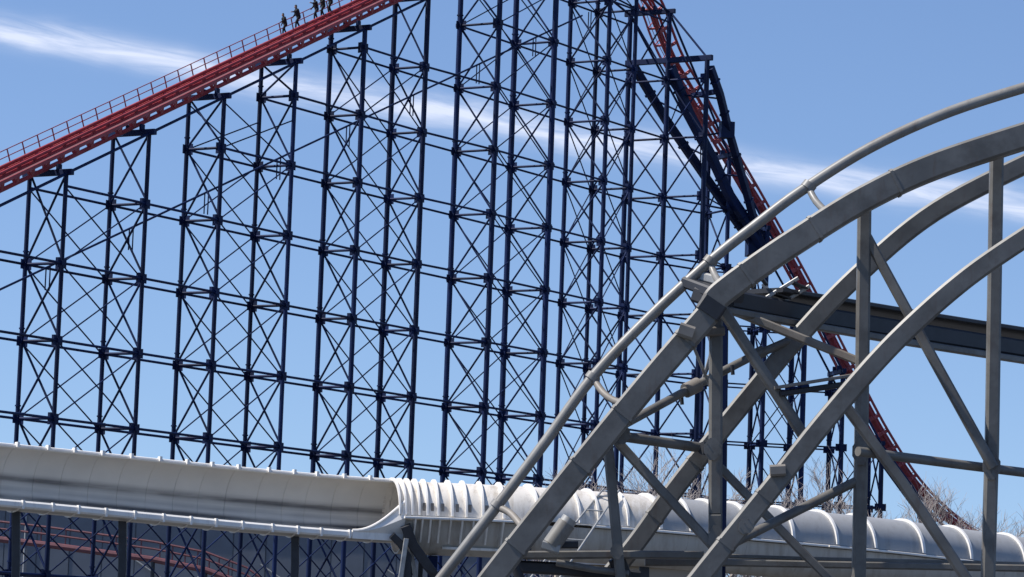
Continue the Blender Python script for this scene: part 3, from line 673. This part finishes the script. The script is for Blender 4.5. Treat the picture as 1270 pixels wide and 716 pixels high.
def person(label, loc, fdir, pose, jac, trou):
    """fdir: unit vector the person walks along; pose: lean, stride, step drop, arm lifts"""
    t = thing('person', label, 'person', loc, 'people on the lift hill steps')
    lean, stride, drop, la_, ra_, hgt = pose
    k = hgt / 1.75
    f = Vector((fdir.x, fdir.y, 0)).normalized(); l = Vector((-f.y, f.x, 0))
    def V(a, b, c): return f * a * k + l * b * k + UP * c * k
    hip = V(0, 0, .92); sh = hip + V(math.sin(lean) * .52, 0, math.cos(lean) * .52); nk = sh + V(.03, 0, .08); hd = nk + V(.06, 0, .13)
    fl = V(stride, .1, drop); fr = V(-stride * .55, -.1, .0 if drop < 0 else 0)
    hl = hip + V(0, .1, 0); hr = hip + V(0, -.1, 0)
    kl = (hl + fl) / 2 + V(.10, 0, .06); kr = (hr + fr) / 2 + V(.12, 0, .04)
    al, ar = fl + V(-.03, 0, .09), fr + V(-.03, 0, .09)
    sl, sr = sh + V(0, .19, -.03), sh + V(0, -.19, -.03)
    def arm(s_, lift, side):
        e = s_ + V(math.sin(lift) * .26 - .02, .05 * side, -math.cos(lift) * .28); w = e + V(math.sin(lift + .5) * .24, .02 * side, -math.cos(lift + .5) * .24); return e, w
    el_, wl = arm(sl, la_, 1); er, wr = arm(sr, ra_, -1)
    body = [(hip, sh - V(0, 0, .1), .13 * k, .14 * k), (sh - V(0, 0, .12), nk, .12 * k, .06 * k), (sh, hd, .055 * k, .055 * k), (hd - V(0, 0, .02), hd + V(0, 0, .05), .085 * k, .093 * k), (hd + V(.05, 0, -.06), hd + V(.03, 0, -.02), .05 * k, .06 * k),
            (hd + V(.09, 0, -.01), hd + V(.105, 0, -.03), .014 * k, .018 * k), (hd + V(0, .09, 0), hd + V(0, .092, -.04), .02 * k, .016 * k), (hd + V(0, -.09, 0), hd + V(0, -.092, -.04), .02 * k, .016 * k),
            (sl, sr, .075 * k, .075 * k), (sl, el_, .055 * k, .043 * k), (el_, wl, .042 * k, .03 * k), (sr, er, .055 * k, .043 * k), (er, wr, .042 * k, .03 * k),
            (hl, kl, .085 * k, .058 * k), (kl, al, .056 * k, .038 * k), (hr, kr, .085 * k, .058 * k), (kr, ar, .056 * k, .038 * k)]
    for w, e, sd_ in ((wl, el_, 1), (wr, er, -1)):
        d = (w - e).normalized(); c = l * sd_; fw = d.cross(c).normalized()
        for j, (o_, ln) in enumerate(((-.03, .065), (-.01, .08), (.01, .085), (.03, .075))):
            b0 = w + d * .085 * k + fw * o_ * k; b1 = b0 + d * ln * .55 * k - c * .01 * k; b2 = b1 + d * ln * .4 * k - c * .035 * k
            body += [(w + fw * o_ * .5 * k, b0, .02 * k, .013 * k), (b0, b1, .0115 * k, .011 * k), (b1, b2, .011 * k, .009 * k)]
        th = w + d * .03 * k + fw * .035 * k; body += [(th, th + (d * .5 + fw * .8) * .05 * k, .015 * k, .012 * k), (th + (d * .5 + fw * .8) * .05 * k, th + (d * .9 + fw * .8) * .075 * k, .012 * k, .01 * k)]
    add('body', sdf_mesh(body, .011), 'skin', t)
    i_ = .028 * k
    add('jacket', sdf_mesh([(hip - V(0, 0, .06), sh - V(0, 0, .1), 0.171 * k, 0.188 * k), (hip + V(0, .05, .0), sl - V(0, .02, .06), 0.137 * k, 0.137 * k), (hip + V(0, -.05, 0), sr - V(0, -.02, .06), 0.137 * k, 0.137 * k), (sh - V(0, 0, .1), nk - V(0, 0, .02), 0.160 * k, 0.097 * k), (sl, sr, 0.108 * k, 0.108 * k), (sl, el_, 0.091 * k, 0.074 * k), (el_, el_.lerp(wl, .93), 0.071 * k, 0.052 * k), (sr, er, 0.091 * k, 0.074 * k), (er, er.lerp(wr, .93), 0.071 * k, 0.052 * k)], .02), jac, t)
    add('trousers', sdf_mesh([(hl, hr, .125 * k, .125 * k), (hip, hip + V(0, 0, .06), .13 * k, .13 * k), (hl, kl, .108 * k, .08 * k), (kl, al + V(0, 0, .02), .078 * k, .062 * k), (hr, kr, .108 * k, .08 * k), (kr, ar + V(0, 0, .02), .078 * k, .062 * k)], .02), trou, t)
    add('hair', sdf_mesh([(hd + V(-.025, 0, .0), hd + V(-.01, 0, .07), .097 * k, .104 * k), (hd + V(-.05, 0, -.06), hd + V(-.04, 0, .03), .07 * k, .08 * k)], .015), 'hair', t)
    for a_, f_ in ((al, fl), (ar, fr)):
        sh_ = add('shoe', sdf_mesh([(f_ + V(-.05, 0, .05), f_ + V(.14, 0, .035), .05 * k, .036 * k), (a_ + V(0, 0, .0), f_ + V(-.02, 0, .06), .048 * k, .045 * k)], .012), 'shoe', t)
    return t
PPL = [(358, 'person in dark clothes going down red steps, last of the group of five', (.34, .26, -.12, .5, -.1, 1.66), 'jacket_black', 'trouser_black'),
       (374, 'taller person in navy jacket leaning forward behind the lowest walker on red steps', (.38, .28, -.13, .9, .1, 1.84), 'jacket_navy', 'trouser_black'),
       (396, 'person with an arm held out, lowest of the close trio on red steps', (.3, .25, -.12, 1.1, .2, 1.75), 'jacket_black', 'denim'),
       (404, 'person in dark grey jacket in the middle of the trio on red steps', (.22, .22, -.1, .5, -.2, 1.78), 'jacket_grey', 'trouser_black'),
       (413, 'person in black jacket highest up among the walkers on red steps', (.18, .2, -.1, .3, -.3, 1.82), 'jacket_black', 'trouser_black')]
PPL[0] = (358, 'shortest person in dark clothes, lowest of the five walkers on red steps') + PPL[0][2:]
for X, lab, pose, j, tr_ in PPL:
    s_ = px_on_path(X, 40, -1.22)[0]
    c, t, n, u = frame(s_); fl = c + n * -1.22 + u * 1.14
    person(lab, fl, Vector((-.88, -.47, 0)), pose, j, tr_)

# ================================================================== beyond: shed, low building, trees
wy = 352.0
x0, x1 = -150.0, 6.0
zt0 = at(450, 640, wy).z
SH = thing('warehouse', 'long slate grey clad shed behind the blue supports', 'warehouse', (x0, wy, 0)); wo = Vector((x0, wy, 0))
nx = 46; pw = (x1 - x0) / nx
MB().box(Vector(((x1 - x0) / 2, 15, zt0 / 2 - .1)), Vector(((x1 - x0) / 2 - .05, 0, 0)), Vector((0, 14.9, 0)), UP * (zt0 / 2 - .1)).build('wall', 'cladding', SH)
pm = MB().box((0, 0, 0), (pw / 2 - .06, 0, 0), (0, .06, 0), (0, 0, zt0 / 2 - .3)); pme = mesh(pm.v, pm.f); pme.materials.append(MATS['cladding'])
for i in range(nx): add('cladding_panel', pme, None, SH, Matrix.Translation(((i + .5) * pw, .05 - (.05 if i % 3 == 0 else 0), zt0 / 2 - .1)))
MB().tube([Vector((-.3, -.1, zt0)), Vector((x1 - x0 + .3, -.1, zt0))], 1, sec=rect(.5, .5, .05)).build('eaves_gutter', 'trim_grey', SH)
for i in range(8): rod('downpipe', Vector((6 + i * 13.5, -.14, 0)), Vector((6 + i * 13.5, -.14, zt0)), .1, 'trim_grey', SH)
for i in range(5):
    a = Vector((112 + i * 6.5, -.35, zt0 - 5.4 - (i % 2) * 1.5)); rod('stair_rail', a, a + Vector((3.6, 0, -2.3)), .09, 'galv', SH)

lw = 158.0; a = at(690, 699, lw); b = at(880, 699, lw)
KB = thing('kiosk', 'low beige rendered building behind the ramp with dark brown fascia', 'building', (a.x, lw, 0)); ko = Vector((a.x, lw, 0)); W = b.x - a.x
MB().box((W / 2, 3, a.z / 2), (W / 2, 0, 0), (0, 3, 0), (0, 0, a.z / 2)).build('wall', 'beige', KB)
MB().box((W / 2, 3, a.z + .12), (W / 2 + .3, 0, 0), (0, 3.3, 0), (0, 0, .12)).build('roof', 'trim_grey', KB)
for i in range(5): MB().box((W * (.12 + .19 * i), -.05, a.z - .95), (.45, 0, 0), (0, .06, 0), (0, 0, .35)).build('window', 'brown', KB)

# low red track of a ride behind the lattice
lr = [at(-160, 652, 290), at(-60, 662, 290), at(60, 676, 290), at(190, 694, 290), at(255, 707, 290), at(305, 726, 290), at(345, 755, 290)]
LRb = Vector((lr[3].x, lr[1].y, 0)); LR = thing('red_ride_track', 'faded red ride track dipping low in front of the grey shed', 'ride track', LRb)
sp = MB().tube([p_ - LRb for p_ in lr], .28, 8).build('track_spine', 'faded_red', LR, True)
for dz in (.9, 1.5): MB().tube([p_ - LRb + UP * dz for p_ in lr], .11, 6).build('rail', 'faded_red', LR, True)
for i in range(26):
    x = i / 25 * (len(lr) - 1); j = min(int(x), len(lr) - 2); q = lr[j].lerp(lr[j + 1], x - j); rod('tie', q, q + UP * 1.5, .07, 'faded_red', LR, 6, LRb)
for p_ in lr[:5]: rod('post', Vector((p_.x, p_.y, 0)), p_, .18, 'dark_steel', LR, 8, LRb)

def bare_tree(label, X, depth, topY, seed, spread=1.0):
    rnd = random.Random(seed); q = at(X, topY, depth); H = q.z; loc = Vector((q.x, q.y, 0))
    t = thing('bare_tree', label, 'tree', loc, 'leafless trees behind the tunnel')
    tb, cb = MB(), MB()
    def grow(p0, d, L, r, lvl):
        pts = [p0]; dd = d.copy(); n_ = 4 if lvl < 2 else 3
        for i in range(n_):
            dd = (dd + Vector((rnd.uniform(-1, 1), rnd.uniform(-1, 1), rnd.uniform(-.2, .6))) * (.13 + .05 * lvl)).normalized(); pts.append(pts[-1] + dd * L / n_)
        r1 = r * (.6 if lvl == 0 else .45)
        (tb if lvl <= 1 else cb).tube(pts, [r + (r1 - r) * i / n_ for i in range(n_ + 1)], 7 if lvl == 0 else (5 if lvl < 2 else 3), cap=False)
        if lvl >= 4: return
        nb = (8, 6, 6, 5)[lvl]
        for i in range(nb):
            k = .35 + .65 * (i + rnd.random()) / nb; k = min(k, .99); j = min(int(k * n_), n_ - 1); b0 = pts[j].lerp(pts[j + 1], k * n_ - j)
            a_ = rnd.uniform(0, 6.28); side = Vector((math.cos(a_), math.sin(a_), rnd.uniform(.0, .5))) * spread
            grow(b0, (dd * .9 + side * .75).normalized(), L * rnd.uniform(.48, .66), max(r1 * rnd.uniform(.55, .8), .013), lvl + 1)
    grow(Vector((0, 0, 0)), Vector((rnd.uniform(-.05, .05), 0, 1)), H * .52, H * .021, 0)
    tb.build('trunk', 'bark', t); cb.build('crown', 'twig', t)
for i, (X, d, y, lab) in enumerate([(716, 196, 566, 'bare tree with slender pale twigs behind the ladder'), (775, 204, 548, 'bare tree seen under the grey cross tube'), (818, 188, 570, 'low bare tree where the grey braces cross'),
                               (868, 210, 556, 'bare tree standing left of the big grey post'), (922, 192, 572, 'bare tree right of the big grey post behind the tunnel'), (962, 215, 590, 'small bare tree beside the paired blue columns'), (1020, 205, 560, 'broad bare tree beyond the paired blue columns'), (1110, 200, 575, 'bare tree by the foot of the red drop'), (1205, 214, 565, 'last bare tree, farthest from the ladder')]):
    bare_tree(lab, X, d, y, 40 + i)
def shrub(label, X, depth, topY, w, seed):
    rnd = random.Random(seed); q = at(X, topY, depth); t = thing('shrub', label, 'shrub', (q.x, q.y, 0), 'brownish shrubs behind the ramp'); H = q.z
    st = MB(); lf = MB()
    for i in range(14):
        a_ = rnd.uniform(0, 6.28); e = Vector((math.cos(a_) * w * rnd.uniform(.2, .9), math.sin(a_) * w * .7, H * rnd.uniform(.6, .95)))
        st.tube([Vector((e.x * .1, e.y * .1, 0)), e * .5 + Vector((0, 0, .3)), e], [.07, .045, .015], 5, cap=False)
    for i in range(5200):
        a_ = rnd.uniform(0, 6.28); rr = rnd.random() ** .5; z = rnd.random() ** .6
        lump = .75 + .25 * math.sin(a_ * 3 + seed) * math.cos(z * 5)
        c = Vector((math.cos(a_) * w * rr * lump * (1.1 - .5 * z), math.sin(a_) * w * .7 * rr * lump, H * (.12 + .88 * z * (1 - .25 * rr * rr) * lump / .95)))
        x = Vector((rnd.uniform(-1, 1), rnd.uniform(-1, 1), rnd.uniform(-1, 1))).normalized() * .11; y = x.orthogonal().normalized() * .06
        lf.put([c - x, c + y, c + x, c - y], [(0, 1, 2, 3)])
    st.build('stem', 'bark', t); lf.build('foliage', 'leaf', t)
for i, (X, y, w, lab) in enumerate([(905, 705, 1.7, 'brown leafed shrub just right of the big grey post'), (955, 702, 1.9, 'wide olive brown shrub under the tunnel beyond the big grey post'), (1040, 706, 2.2, 'olive brown shrub past the paired blue columns'), (1150, 716, 2.4, 'olive brown shrub farthest along the tunnel')]):
    shrub(lab, X, 152.5, y, w, 90 + i)
